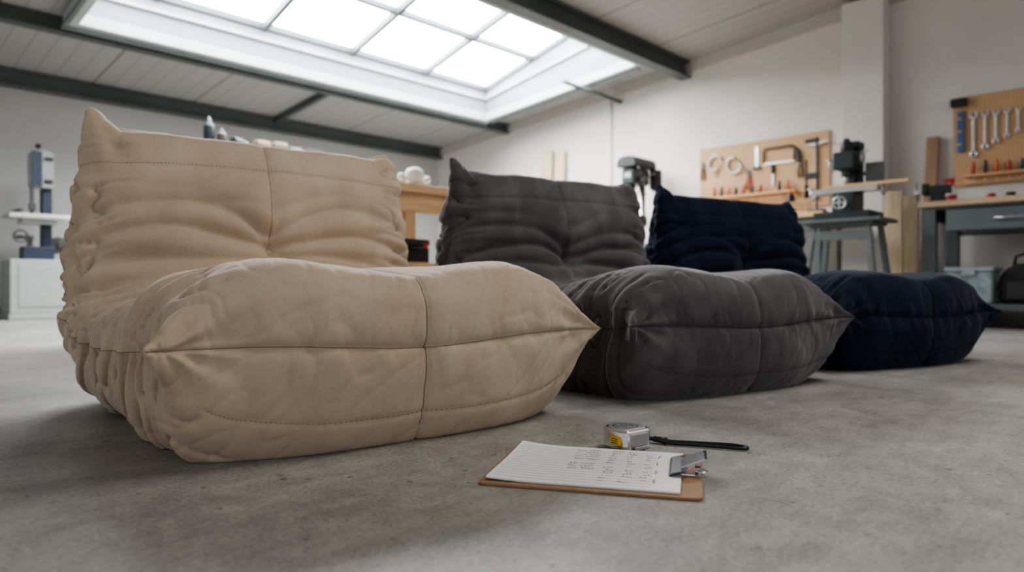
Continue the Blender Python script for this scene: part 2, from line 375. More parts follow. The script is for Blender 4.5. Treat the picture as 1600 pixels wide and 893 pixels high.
def build_chair(loc, rot, m, m_seam, label, seed, ears):
    C = np.array(CT+CT[:3]); C = np.vstack([np.array(CT[-2:]), C])
    k = np.arange(len(C))-2.0
    tt = np.linspace(0, len(CT), 6001)
    Q = herm(k, C, tt)
    seg = np.hypot(np.diff(Q[:, 0]), np.diff(Q[:, 1])); arc = np.concatenate([[0], np.cumsum(seg)])
    tot = arc[-1]; ar = np.linspace(0, tot, NT, endpoint=False)
    R = np.stack([np.interp(ar, arc, Q[:, j]) for j in range(4)], 1); ctl = np.interp(ar, arc, tt)
    py, pz, u, nn = R.T; u = np.clip(u, 0, 1)
    upper = ctl <= 17
    S = herm([s[0] for s in SK], [s[1:] for s in SK], u); W = herm([w[0] for w in WD], [w[1] for w in WD], u)[:, 0]
    X = np.sin(np.linspace(-1, 1, NX)*math.pi/2); aX = np.abs(X)
    K = np.clip(1-aX[None, :]**nn[:, None], 0, 1)**(1/nn[:, None])
    pos = np.zeros((NT, NX, 3))
    pos[:, :, 0] = W[:, None]*X[None, :]
    pos[:, :, 1] = S[:, 0][:, None]+(py-S[:, 0])[:, None]*K
    pos[:, :, 2] = S[:, 1][:, None]+(pz-S[:, 1])[:, None]*K
    U = u[:, None]; UP = upper[:, None]
    eh = np.where(X < 0, ears[0], ears[1])[None, :]
    ear = sst(aX, .84, .985)[None, :]; tip = sst(aX, .88, 1)[None, :]
    wt = np.exp(-((1-U)/.08)**2); wf = np.exp(-(U/.030)**2)
    pos[:, :, 2] += .038*eh*ear*wt; pos[:, :, 1] -= .015*ear*wt; pos[:, :, 0] += np.sign(X)[None, :]*.012*eh*tip*wt
    tipz = 1-.75*np.clip(np.abs(pos[:, :, 2]-.195)/.07, 0, 1)
    pos[:, :, 1] -= .024*tip*wf*tipz; pos[:, :, 0] += np.sign(X)[None, :]*.027*tip*wf*tipz
    pos[:, :, 2] -= .012*(1-X**2)[None, :]*wt
    pos[:, :, 1] -= .045*(1-X**2)[None, :]*np.exp(-(U/.16)**2)
    pos[:, :, 2] -= .012*(1-X**2)[None, :]*np.exp(-(U/.04)**2)
    pos[:, :, 2] += UP*(.012*np.exp(-((aX-.62)/.24)**2)[None, :]-.016*np.exp(-(X/.26)**2)[None, :])*np.exp(-((U-.12)/.12)**2)
    def normals(p):
        d0 = np.roll(p, -1, 0)-np.roll(p, 1, 0); d1 = np.gradient(p, axis=1)
        n = np.cross(d1, d0); l = np.linalg.norm(n, axis=2, keepdims=True); n = n/np.maximum(l, 1e-12)
        n[:, 0] = (-1, 0, 0); n[:, -1] = (1, 0, 0); return n
    nr = normals(pos)
    cen = np.stack([np.zeros(NT), S[:, 0], S[:, 1]], 1)
    if np.sum(nr[:, NX//2]*(pos[:, NX//2]-cen)) < 0:
        nr[:, 1:-1] *= -1
    xx = pos[:, :, 0]
    d = np.zeros((NT, NX)); sd = seed*13.7
    KF = np.clip(K/.3, 0, 1); PZ = pz[:, None]; PY = py[:, None]
    zb = .400
    back = UP*(PY > .7)
    bw = back*sst(PZ, .29, .34)*sst(-PZ, -.725, -.68)
    # broad quilt rolls: valleys with round hills between. (level, depth, width, pull, arch, variation)
    folds = [(.606, .004, .008, .02, .0, .2), (.545, .010, .030, .30, .024, 1.2), (.484, .030, .028, .52, .034, .55), (.424, .038, .026, .55, .022, .4),
             (.366, .038, .024, .40, .006, .4), (.322, .024, .018, .1, -.008, .5)]
    for fi, (z0, dep, wd, pull, arch, nam) in enumerate(folds):
        zc = np.zeros(NX); amp = np.zeros(NX)
        for j in range(NX):
            x = X[j]*.46; s_ = 1 if x > 0 else -1
            zc[j] = z0+(zb-z0)*pull*math.exp(-(abs(x)/.11)**1.5)+(.026 if fi else .002)*noise.noise((x*3.4, fi*7.3+sd, s_*1.7))*min(1, abs(x)/.08)+arch*math.sin(math.pi*min(1, abs(x)/.46))*(1 if fi else 0)
            a_ = 1+nam*1.5*noise.noise((x*4.5, fi*3.1+sd, 5+s_))
            amp[j] = dep*max(.15, a_)
        dz = PZ-zc[None, :]
        d -= bw*KF*amp[None, :]*np.exp(-(np.sqrt(dz**2+.005**2)-.005)/wd)
    d += bw*KF*.022
    # minor secondary creases that fade in and out between the rolls
    for fi, z0 in enumerate((.455, .395, .515)):
        zc = np.array([z0+.03*noise.noise((X[j]*1.8, fi*5.1+sd, 9)) for j in range(NX)])
        am = np.array([max(0, noise.noise((X[j]*2.2, fi*9.1+sd, 3)))*.026 for j in range(NX)])
        d -= bw*KF*am[None, :]*np.exp(-np.sqrt((PZ-zc[None, :])**2+.003**2)/.010)
    ang = np.arctan2(PZ-zb, xx); r_ = np.hypot(PZ-zb, xx)
    d -= back*.006*np.exp(-((r_-.06)/.05)**2)*np.abs(np.cos(ang*3.5+.6+sd))**5
    d -= back*.022*np.exp(-(r_/.032))
    vis = np.clip((UP*(1-np.exp(-((PZ-.30)/.02)**2)*(PY > .6)))+(~UP)*(U < .2), 0, 1)*np.where(back & (PZ < zb-.01), .15, 1)
    d -= vis*(.005*np.exp(-(xx/.004)**2)+.004*np.exp(-(xx/.03)**2))
    sa = np.where(ar > tot/2, ar-tot, ar)[:, None]
    KX = (1-sst(aX, .97, 1))[None, :]; KL = (1-sst(aX, .84, .92))[None, :]
    d -= (.006*np.exp(-(sa/.005)**2)+.007*np.exp(-np.abs(sa)/.018))*KX
    i_low = int(np.argmin(np.where((~upper) & (u < .05), np.abs(pz-.060), 9)))
    s_low = sa[i_low, 0]
    d -= (.0025*np.exp(-((sa-s_low)/.004)**2)+.002*np.exp(-np.abs(sa-s_low)/.018))*KL
    i_st = int(np.argmin(np.where(upper & (py > .75), np.abs(pz-.606), 9)))
    flat = pos.reshape(-1, 3); Uf = np.broadcast_to(U, (NT, NX)).reshape(-1); Kf = K.reshape(-1); saf = np.broadcast_to(sa, (NT, NX)).reshape(-1)
    n1 = np.empty(len(flat)); n2 = np.empty(len(flat)); n3 = np.empty(len(flat)); n4 = np.empty(len(flat)); n5 = np.empty(len(flat))
    nf = noise.noise
    for i in range(len(flat)):
        x, y, z = flat[i]
        n1[i] = nf((x*5+sd, y*5, z*7)); n2[i] = nf((x*11+sd, y*9, z*7))
        n3[i] = nf((Uf[i]*32+sd, Kf[i]*1.3+(3 if x > 0 else 0), .5*Kf[i])); n4[i] = nf((x*21+z*6, saf[i]*5+sd, 2.2)); n5[i] = nf((x*7+z*7+sd, (x-z)*15, y*5))
    n1, n2, n3, n4, n5 = [q.reshape(NT, NX) for q in (n1, n2, n3, n4, n5)]
    d += .008*n1+.004*n2
    d -= .0028*np.exp(-np.abs(n5)/.07)*(1-.8*bw)
    side = sst(aX, .66, .90)[None, :]*(1-.85*np.exp(-(U/.05)**2))*(1-.7*wt)
    d += side*(.017*n3-.018*np.exp(-np.abs(n3)/.055))
    for uc, dp in ((.585, .018), (.655, .026), (.725, .018)):
        d -= UP*sst(aX, .62, .85)[None, :]*KF*dp*np.exp(-np.abs(U-uc)/.018)
    front = np.exp(-(sa/.16)**2)
    d += front*KX*(.006*n4*(.35+.65*np.exp(-(sa/.05)**2))+.005*n4*sst(aX, .55, .9)[None, :])
    d -= KX*.0045*np.exp(-np.abs(sa)/.035)*np.exp(-np.abs(n4)/.10)
    for sgn in (-1, 1):
        dx = (sgn*.46-xx); rr = np.hypot(dx, sa)
        ang = np.arctan2(sa, dx+.02)
        d += .0055*np.sin(ang*8+sd)*np.exp(-((rr-.09)/.05)**2)*front*KX
        dz2 = PZ-.70
        ang = np.arctan2(-dz2, (sgn*.44-xx)+.02); rr = np.hypot(sgn*.44-xx, dz2)
        d += bw*.004*np.sin(ang*7+sd)*np.exp(-((rr-.10)/.05)**2)
    pos = pos+nr*d[:, :, None]
    pos[:, :, 2] = np.maximum(pos[:, :, 2], .0008)
    i1 = int(np.argmin(np.where(upper, np.abs(ctl-9.8), 99))); i2 = int(np.argmin(np.abs(ctl-22.5)))
    e = thing('lounge_chair', loc, rot, label, 'lounge chair', 'row of low quilted lounge chairs')
    def sub(rows, name):
        idx = pos[rows].reshape(-1, 3); n = len(rows)
        r = np.arange(n-1)[:, None]*NX+np.arange(NX-1)[None, :]
        F = np.stack([r, r+1, r+NX+1, r+NX], 2).reshape(-1, 4)
        me = bpy.data.meshes.new(name); me.from_pydata(idx.tolist(), [], F.tolist()); me.update()
        mid_ = (n//2)*(NX-1)+NX//2; pl = me.polygons[mid_]; rr = rows[n//2]
        if np.dot(np.array(pl.normal), nr[rr, NX//2]) < 0: me.flip_normals()
        me.polygons.foreach_set('use_smooth', [True]*len(me.polygons)); me.materials.append(m)
        ob = bpy.data.objects.new(name, me); bpy.context.collection.objects.link(ob); ob.parent = e
    sub(list(range(i1, i2+1)), 'backrest')
    sub(list(range(i2, NT))+list(range(0, i1+1)), 'seat')
    mc = NX//2; c0, c1 = int(NX*.03), int(NX*.97)
    l0 = int(np.argmin(np.abs(X+.87))); l1 = int(np.argmin(np.abs(X-.87)))
    def seam(pts, r=.0013):
        T = Part(); T.tube(pts, r, 6); T.make('seam', m_seam, e, fix=False)
    seam([pos[0, j]+nr[0, j]*.0003 for j in range(c0, c1)])
    seam([pos[i, mc]+nr[i, mc]*.0002 for i in [i for i in range(NT) if (not upper[i]) and u[i] < .06 and pz[i] > .03]+[i for i in range(NT) if upper[i] and u[i] < .3]])
    seam([pos[i, mc]+nr[i, mc]*.0002 for i in range(NT) if upper[i] and py[i] > .7 and pz[i] > .42])
    for cpole in (0, NX-1):
        seam([pos[i, cpole]-nr[i, cpole]*.0006 for i in range(NT) if upper[i] and .015 < u[i] < .96], .0011)
    def stitch(row, a, b):
        T = Part(); j = a
        while j+2 < b:
            T.tube([pos[row, q]+nr[row, q]*.0004 for q in (j, j+1)], .0006, 5); j += 2
        T.make('stitching', m_seam, e, fix=False)
    stitch(i_low % NT, l0, l1); stitch(i_st+1, c0+6, c1-6)
    ib = int(np.argmin(np.where(upper & (py > .75), np.abs(pz-zb), 9)))
    T = Part(); bp = pos[ib, mc]; T.sphere((bp[0], bp[1]-.002, bp[2]), .012, (1, .5, 1)); T.make('button', m, e)
    return e

su1 = suede('suede_sand', (.50, .395, .292), (.445, .348, .252), (.56, .45, .34), .3, .3, .72, 5, .3, .10)
se1 = mat('seam_sand', (.25, .185, .13), .9, var=.1)
su2 = suede('suede_charcoal', (.084, .078, .081), (.066, .062, .065), (.125, .117, .120), .35, .34, .68, 5, .4, .13)
se2 = mat('seam_charcoal', (.03, .028, .029), .9, var=.1)
su3 = suede('suede_navy', (.0066, .0122, .027), (.005, .0092, .021), (.010, .018, .038), .10, .34, .68, 7, .4, .2)
se3 = mat('seam_navy', (.004, .006, .012), .9, var=.1)
build_chair((-.176, 1.285, 0), 38*D2R, su1, se1, 'low sand-beige suede lounge chair with quilted folds and pinched corners', 1, (1, .55))
build_chair((.65, 1.87, 0), 33*D2R, su2, se2, 'low charcoal-grey suede lounge chair with quilted folds, brushed nap', 2, (1, .3))
build_chair((1.47, 2.45, 0), 28*D2R, su3, se3, 'low dark navy fabric lounge chair with quilted folds', 3, (1, .25))

# ------------------------------------------------------------------ clipboard + paper
BC = Vector((.134, 1.080, 0)); BR = -14.4*D2R
hard = mat('hardboard', (.34, .20, .105), .55, var=.12, scale=30)
cb = thing('clipboard', BC, BR, 'brown hardboard clipboard with metal clip lying on the concrete floor', 'clipboard')
def rrect(w, h, r, n=6):
    pts = []
    for sx, sy, a0 in ((1, 1, 0), (-1, 1, 90), (-1, -1, 180), (1, -1, 270)):
        for i in range(n+1):
            a = (a0+90*i/n)*D2R; pts.append((sx*(w/2-r)+r*math.cos(a), sy*(h/2-r)+r*math.sin(a)))
    return pts
P = Part(); P.slab(rrect(.318, .250, .012), .0005, .0045); P.make('board', hard, cb, bevel=.0008)
clip = bpy.data.objects.new('clip', None); bpy.context.collection.objects.link(clip); clip.parent = cb
clip.location = (.133, .012, .0045); clip['label'] = 'sprung chrome clip with lever'
P = Part(); P.plate([(-.022, .0055), (-.018, .0085), (-.004, .012), (.004, .012), (.004, .010), (-.004, .010), (-.017, .006), (-.021, .0035)], -.052, .052); P.make('jaw', dark_steel, clip, bevel=.0006)
P = Part(); P.box((.008, 0, .0008), (.034, .06, .0015)); P.box((.006, -.027, .007), (.02, .0015, .013)); P.box((.006, .027, .007), (.02, .0015, .013))
P.cyl((.006, -.034, .010), (.006, .034, .010), .0035)
P.tube([(.006+.0048*math.cos(t), -.018+.036*t/(16*math.pi), .010+.0048*math.sin(t)) for t in np.linspace(0, 16*math.pi, 160)], .0007, 5)
P.make('base', chrome, clip)
P = Part(); P.plate([(-.004, .0125), (.004, .016), (.030, .027), (.034, .027), (.034, .0255), (.006, .0135), (-.002, .0105)], -.03, .03); P.make('lever', chrome, clip, bevel=.0006)
P = Part(); P.tube([(.024+.011*math.cos(a), -.006+.011*math.sin(a), .003) for a in [2*math.pi*i/24 for i in range(24)]], .0012, 8, True); P.make('hanging_ring', chrome, clip)

pw, ph = .278, .226
def paper_z(x, y):
    lift = .006*max(0, (-x-.06)/.08)**2*(.5+.5*max(0, (y)/.11)) if x < -.06 else 0
    return .0078+min(lift, .006)
P = Part(); nx_, ny_ = 28, 16; vs = []
for i in range(nx_+1):
    for j in range(ny_+1):
        x = -pw/2+pw*i/nx_; y = -ph/2+ph*j/ny_; vs.append((x, y, paper_z(x, y)))
k0 = len(vs)
for i in range(nx_+1):
    for j in range(ny_+1):
        x = -pw/2+pw*i/nx_; y = -ph/2+ph*j/ny_; vs.append((x, y, paper_z(x, y)-.0026))
fs = []
g = lambda i, j: i*(ny_+1)+j
for i in range(nx_):
    for j in range(ny_):
        fs.append((g(i, j), g(i+1, j), g(i+1, j+1), g(i, j+1))); fs.append((k0+g(i, j+1), k0+g(i+1, j+1), k0+g(i+1, j), k0+g(i, j)))
for i in range(nx_):
    fs.append((g(i, 0), k0+g(i, 0), k0+g(i+1, 0), g(i+1, 0))); fs.append((g(i+1, ny_), k0+g(i+1, ny_), k0+g(i, ny_), g(i, ny_)))
for j in range(ny_):
    fs.append((g(0, j+1), k0+g(0, j+1), k0+g(0, j), g(0, j))); fs.append((g(nx_, j), k0+g(nx_, j), k0+g(nx_, j+1), g(nx_, j+1)))
P.add(vs, fs, False)
paper = P.make('paper_sheets', mat('paper', (.84, .84, .83), .8, var=.02))
tag(paper, 'stack of lined white note sheets with handwriting on the clipboard', 'paper', loc=BC+Vector((-.009, .002, 0)), rot=BR-.6*D2R)
zz = lambda x, y: paper_z(x, y)+.0003
zz2 = lambda x, y: paper_z(x, y)+.0005
P = Part()
for k in range(15):
    y = -.098+k*.0135
    P.ribbon([(-.133+i*.0105, y) for i in range(23)], .0010, zz)
P.make('ruled_lines', mat('rule_grey', (.34, .37, .42), .9), paper, fix=False)
P = Part()
def word(x, y, ln, hgt, vert=False, sw=.0009):
    pts = []; n = max(2, int(ln/.0046)); sl = random.uniform(-.10, .10)
    for c in range(n):
        hh = hgt*random.choice((.4, .45, .55, 1.0, .45, .9, -.4)); w_ = ln/n
        for t in np.linspace(0, 1, 7)[:-1]:
            px = (c+t)*w_+w_*.35*math.sin(2*math.pi*t); pyy = hh*.5*(1-math.cos(2*math.pi*t))+sl*px
            pts.append((x+pyy, y+px) if vert else (x+px, y+pyy))
    P.ribbon(pts, sw, zz2)
for col_x, rows_, wl in ((-.034, (0, 1, 2, 3, 4, 6, 7, 8), .038), (.022, (0, 1, 2, 3, 4, 5, 7, 8, 9, 11, 12), .020), (.052, (0, 1, 2, 3, 4, 5, 6, 8, 9, 10, 12), .018), (.080, (1, 2, 3, 5, 6, 8, 9, 10, 11), .014)):
    for r_ in rows_:
        y = .092-r_*.0148+random.uniform(-.0015, .0015)
        if y < -.100: continue
        x = col_x+random.uniform(-.003, .003)
        if wl > .03:
            a_ = wl*random.uniform(.3, .5); word(x, y, a_, .0055); word(x+a_+.004, y+.001, wl-a_, .0055)
        else: word(x, y, wl*random.uniform(.6, 1.0), .0055)
for y0 in (-.080, -.03, .02, .065): word(.101, y0, .022, .004, True, .0008)
P.make('handwriting', mat('ink', (.03, .03, .04), .8), paper, fix=False)

# ------------------------------------------------------------------ tape measure
tp = thing('tape_measure', (.2045, 1.235, 0), 36*D2R, 'chrome tape measure with yellow tag and black wrist strap', 'tape measure')
P = Part(); hgt = .037
out = [(-.034, -.027), (-.028, -.034), (.028, -.034), (.034, -.027), (.036, .008), (.030, .024), (.014, .034), (-.014, .034), (-.030, .024), (-.036, .008)]
P.slab(out, .0008, hgt); P.make('case', chrome, tp, bevel=.004)
P = Part(); P.slab([(x*.80, y*.80) for x, y in out], hgt-.001, hgt+.0012); P.make('face_plate', mat('brushed_plate', (.6, .6, .6), .3, .8, var=.08), tp, bevel=.0006)
P = Part(); P.ribbon([(.023*math.cos(a), .021*math.sin(a)) for a in [2*math.pi*i/32 for i in range(33)]], .0022, hgt+.0016)
P.ribbon([(-.015, .011), (-.008, -.011), (-.001, .011)], .003, hgt+.0016)
P.ribbon([(.010, -.011), (.010, .011), (.001, -.003), (.015, -.003)], .003, hgt+.0016)
P.make('emblem', black_pl, tp, fix=False)
P = Part(); P.box((-.0355, -.010, .018), (.004, .024, .014)); P.make('tag', yellow_m, tp, bevel=.001)
P = Part(); P.box((0, -.0345, .019), (.040, .003, .022)); P.box((.0, -.036, .005), (.03, .006, .006)); P.make('grip_panel', mat('grip_metal', (.4, .4, .41), .3, .8, var=.1), tp, bevel=.001)
P = Part(); P.box((-.0378, -.010, .018), (.0006, .014, .0012)); P.box((-.0378, -.010, .0215), (.0006, .014, .0012)); P.box((-.0378, -.010, .0145), (.0006, .014, .0012))
P.make('tag_print', black_pl, tp)
P = Part(); P.tube([(.042+.0085*math.cos(a), .006+.0085*math.sin(a), .010) for a in [2*math.pi*i/20 for i in range(20)]], .0012, 8, True)
P.box((.036, .004, .010), (.006, .012, .010)); P.make('strap_ring', chrome, tp)
RM = Matrix.Rotation(-36*D2R, 3, 'Z')
def toL(X, Y, Z): v = RM@Vector((X-.2045, Y-1.235, 0)); return (v.x, v.y, Z)
P = Part()
upper_ = [(.247, 1.272, .010), (.262, 1.268, .008), (.285, 1.262, .005), (.320, 1.256, .004), (.360, 1.246, .004), (.395, 1.235, .004), (.412, 1.223, .004), (.417, 1.212, .004),
          (.410, 1.205, .004), (.395, 1.208, .004), (.360, 1.222, .004), (.325, 1.234, .004), (.292, 1.244, .004), (.270, 1.256, .006), (.252, 1.266, .009)]
def smooth_path(pts, n=5):
    A = np.array(pts); t = np.arange(len(A)); return herm(t, A, np.linspace(0, len(A)-1, n*len(A)))
P.tube([toL(*p) for p in smooth_path(upper_)], .0030, 8)
P.cyl(toL(.262, 1.266, .008), toL(.285, 1.257, .006), .0055); P.make('wrist_strap', black_pl, tp)

# ------------------------------------------------------------------ bandsaw
e = thing('bandsaw', L(1.42, 7.28, 0), TL, 'slim dark and white floor-standing bandsaw on pale grey cabinet', 'bandsaw')
cabg = mat('cab_grey', (.33, .36, .34), .5, var=.04)
P = Part(); P.box((0, 0, .285), (.52, .42, .47)); P.box((0, 0, .025), (.54, .44, .05)); P.make('cabinet', cabg, e, bevel=.008)
P = Part(); P.box((0, -.213, .29), (.40, .008, .36)); P.cyl((.15, -.215, .30), (.15, -.235, .30), .012); P.make('door', cabg, e, bevel=.003)
P = Part(); P.box((.05, .06, 1.0), (.08, .10, .95)); P.box((-.02, .05, .58), (.24, .16, .12)); P.make('frame', blue_m, e, bevel=.01)
def arc_poly(w, z0, z1, r):
    pts = [(-w/2, z0), (w/2, z0)]
    for i in range(13):
        a = math.pi*i/12; pts.append((w/2*math.cos(a), z1-r+r*math.sin(a)))
    return pts
P = Part(); P.plate(arc_poly(.18, 1.16, 1.50, .05), -.05, .05); P.make('wheel_cover', mat('cover_grey', (.30, .31, .31), .5, var=.05), e, bevel=.01)
P = Part(); P.plate([(-.08, 1.17), (.0, 1.17), (.0, 1.48), (-.08, 1.48)], -.062, -.05); P.make('cover_panel', blue_m, e, bevel=.003)
for z in (1.22, 1.42):
    P = Part(); P.box((.05, -.058, z), (.06, .016, .03)); P.make('cover_latch', black_pl, e, bevel=.002)
P = Part(); P.cyl((-.02, 0, 1.49), (-.02, 0, 1.53), .008); P.cyl((-.02, 0, 1.52), (-.02, 0, 1.55), .022); P.make('tension_knob', black_pl, e)
P = Part(); P.box((-.03, -.02, .90), (.46, .40, .025)); P.box((-.03, -.02, .86), (.26, .22, .05)); P.box((-.03, -.235, .885), (.48, .02, .03)); P.make('saw_table', mat('cast_white', (.45, .45, .44), .35, .3), e, bevel=.004)
P = Part(); P.box((-.07, -.02, 1.06), (.03, .03, .26)); P.box((-.07, -.03, .99), (.05, .05, .06)); P.make('blade_guide', dark_steel, e, bevel=.003)
P = Part(); P.box((-.07, 0, .95), (.002, .014, .50)); P.make('blade', steel, e)
P = Part(); P.box((-.18, -.02, .935), (.03, .36, .04)); P.make('rip_fence', dark_steel, e, bevel=.002)
P = Part(); P.cyl((.15, .02, .66), (.15, .22, .66), .075); P.cyl((.15, .0, .66), (.15, .02, .66), .03); P.make('motor', dark_steel, e, bevel=.005)
P = Part(); P.tube([(-.17+.05*math.cos(a), -.13, .72+.05*math.sin(a)) for a in [2*math.pi*i/20 for i in range(20)]], .008, 8, True); P.cyl((-.17, -.13, .72), (-.17, .02, .72), .012); P.box((-.17, -.13, .72), (.095, .008, .014)); P.box((-.12, .02, .72), (.14, .02, .03)); P.box((-.08, .02, .67), (.04, .04, .12)); P.make('hand_wheel', dark_steel, e)

# ------------------------------------------------------------------ free-standing wooden workbench
wb = thing('wooden_workbench', L(2.1, 3.62, 0), TL, 'pale pine workbench with thick top and lower shelf', 'workbench')
P = Part(); P.box((0, 0, .875), (1.8, .70, .05)); P.make('worktop', pine, wb, bevel=.004)
for sx in (-.83, .83):
    for sy in (-.29, .29):
        P = Part(); P.box((sx, sy, .425), (.09, .09, .85)); P.make('leg', pine_v, wb, bevel=.004)
for sy in (-.29, .29):
    P = Part(); P.box((0, sy, .79), (1.57, .035, .11)); P.make('apron', pine, wb, bevel=.003)
P = Part(); P.box((0, 0, .42), (1.65, .56, .03)); P.make('shelf', pine, wb, bevel=.003)
for z, hh in ((.30, .16), (.13, .10)):
    P = Part(); P.box((0, -.27, z), (1.57, .03, hh)); P.make('lower_panel', pine, wb, bevel=.003)
for k, (a, wdt, hh) in enumerate(((2.25, .26, .18), (2.62, .26, .15))):
    e = thing('tool_case', L(a, 3.56, .4355), TL, 'black plastic tool case on the pine bench shelf', 'tool case', 'tool cases under the pine workbench')
    P = Part(); P.box((0, 0, hh*.35), (wdt, .26, hh*.7)); P.make('case_body', black_pl, e, bevel=.012)
    P = Part(); P.box((0, 0, hh*.86), (wdt*1.02, .27, hh*.28)); P.make('lid', mat('soft_black', (.02, .02, .022), .6), e, bevel=.012)
    P = Part(); P.tube([(-.05, -.135, hh*.6), (-.05, -.16, hh*.6), (.05, -.16, hh*.6), (.05, -.135, hh*.6)], .008); P.make('handle', black_pl, e)
    for s_ in (-1, 1):
        P = Part(); P.box((s_*wdt*.33, -.137, hh*.72), (.025, .01, .04)); P.make('latch', red_m if k else steel, e)
e = thing('electric_router', L(2.62, 3.42, .9005), TL, 'white and grey hand-held power tool standing on pine workbench', 'power tool')
P = Part(); P.lathe([(0, .0), (.075, .0), (.078, .008), (.03, .012), (.03, .03)], n=24); P.make('base_plate', steel, e)
P = Part(); P.lathe([(.035, .03), (.055, .040), (.06, .06), (.058, .095), (.045, .115), (.02, .125), (0, .126)], n=24); P.make('motor_housing', white_m, e)
for s_ in (-1, 1):
    P = Part(); P.cyl((s_*.05, 0, .055), (s_*.085, 0, .055), .010); P.sphere((s_*.1, 0, .06), .024); P.make('handle', white_m, e)

# ------------------------------------------------------------------ tall shelving behind the sand chair
e = thing('shelving_unit', L(2.55, 5.42, 0), TL, 'grey steel shelving unit with cluttered top shelf', 'shelf')
for sx in (-.5, .5):
    for sy in (-.19, .19):
        P = Part(); P.box((sx, sy, .69), (.03, .03, 1.38)); P.make('post', dark_steel, e)
for z in (.15, .56, .97, 1.37):
    P = Part(); P.box((0, 0, z), (1.03, .41, .025)); P.make('shelf_board', greygreen, e, bevel=.003)
ST = 1.383
def bottle(a, b, z, r, h, mb, mc_, label):
    e = thing('bottle', L(a, b, z), TL, label, 'bottle')
    P = Part(); P.lathe([(0, 0), (r*.95, 0), (r, .005), (r, h*.62), (r*.9, h*.7), (r*.4, h*.8), (r*.35, h*.86), (0, h*.86)]); P.make('bottle_body', mb, e)
    P = Part(); P.lathe([(r*.42, h*.80), (r*.42, h*.9), (r*.2, h*.92), (r*.12, h), (0, h)]); P.make('cap', mc_, e)
bottle(2.13, 5.35, ST, .040, .21, mat('dark_bottle', (.015, .018, .025), .4), dark_steel, 'dark glue bottle on the steel shelving')
bottle(2.22, 5.33, ST, .035, .13, mat('brown_bottle', (.05, .035, .03), .4), dark_steel, 'small brown bottle on the steel shelving')
e = thing('cordless_drill', L(2.36, 5.34, ST), TL+.5, 'dark cordless drill lying on the steel shelving', 'drill')
P = Part(); P.cyl((-.07, 0, .045), (.06, 0, .045), .032, .028); P.box((-.03, .06, .025), (.045, .10, .04)); P.make('drill_body', mat('tool_dark', (.03, .03, .035), .5), e, bevel=.004)
P = Part(); P.cyl((.06, 0, .045), (.11, 0, .045), .022, .012); P.make('chuck', steel, e)
P = Part(); P.box((-.03, .13, .03), (.08, .05, .06)); P.make('battery', orange_m, e, bevel=.004)
for k, (a, r) in enumerate(((2.56, .046), (2.71, .050), (2.85, .038))):
    P = Part(); P.lathe([(.015, -.055), (r, -.055), (r, .055), (.015, .055), (.015, -.055)], axis=(1, 0, 0), c=(0, 0, r))
    ob = P.make('webbing_roll', mat('roll_%d' % k, ((.20, .13, .09), (.14, .11, .08), (.10, .10, .10))[k], .9), bevel=.003)
    tag(ob, ('tan', 'brown', 'grey')[k]+' roll of upholstery webbing lying on steel shelving', 'fabric roll', 'fabric rolls on the shelving', L(a, 5.36, ST), TL+(.1, -.05, .05)[k])
P = Part(); P.box((0, 0, .03), (.11, .14, .06)); P.box((0, 0, .066), (.115, .145, .012)); ob = P.make('parts_box', mat('cardboard', (.15, .11, .08), .8), bevel=.003)
tag(ob, 'small cardboard box on steel shelving', 'box', loc=L(3.0, 5.36, ST), rot=TL)

# ------------------------------------------------------------------ boards leaning by the gable
for k, (x, w_, h_, mm) in enumerate(((-5.62, .17, 1.96, pine_v), (-5.41, .16, 1.93, pine_v))):
    P = Part(); P.box((0, 0, h_/2), (w_, .025, h_)); ob = P.make('wood_board', mm, bevel=.003)
    tag(ob, 'long pale wood board leaning against the plaster wall', 'board', 'boards leaning on the wall', G(x, AW-.17, .002), (-4*D2R, 0, TG))

# ------------------------------------------------------------------ drill press
e = thing('drill_press', G(-4.05, 5.98, 0), TG, 'dark floor-standing drill press with feed handle', 'drill press')
P = Part(); P.box((0, -.04, .03), (.30, .44, .06)); P.box((0, .1, .07), (.14, .14, .06)); P.make('base', green_m, e, bevel=.008)
P = Part(); P.cyl((0, .1, .06), (0, .1, 1.45), .036); P.make('column', steel, e)
P = Part(); P.cyl((0, -.08, .98), (0, -.08, 1.005), .15, n=28); P.box((0, .04, .96), (.07, .20, .06)); P.cyl((0, .1, .92), (0, .1, 1.0), .055); P.make('work_table', dark_steel, e, bevel=.003)
P = Part(); P.box((0, -.02, 1.41), (.15, .30, .16)); P.cyl((0, -.09, 1.22), (0, -.09, 1.34), .04); P.make('head', green_m, e, bevel=.02)
P = Part(); P.plate([(-.11, 1.50), (.11, 1.50), (.12, 1.53), (.10, 1.59), (.05, 1.615), (-.05, 1.615), (-.10, 1.59), (-.12, 1.53)], -.20, .20); P.make('belt_cover', mat('machine_dark', (.02, .022, .023), .6), e, bevel=.012)
P = Part(); P.cyl((.10, .20, 1.30), (.10, .20, 1.50), .065); P.cyl((.10, .20, 1.28), (.10, .20, 1.30), .04); P.make('motor', black_pl, e, bevel=.006)
P = Part(); P.cyl((0, -.09, 1.13), (0, -.09, 1.22), .018); P.cyl((0, -.09, 1.09), (0, -.09, 1.15), .026, .02); P.cyl((0, -.09, 1.01), (0, -.09, 1.09), .005); P.make('chuck', steel, e)
P = Part(); P.cyl((.07, -.06, 1.38), (.15, -.06, 1.38), .022)
for k in range(3):
    a = k*2.094+.4; P.cyl((.14, -.06, 1.38), (.15, -.06+.15*math.cos(a), 1.38+.15*math.sin(a)), .006); P.sphere((.15, -.06+.155*math.cos(a), 1.38+.155*math.sin(a)), .016)
P.make('feed_handle', dark_steel, e)
P = Part(); P.box((0, -.172, 1.42), (.08, .006, .05)); P.make('name_plate', steel, e)

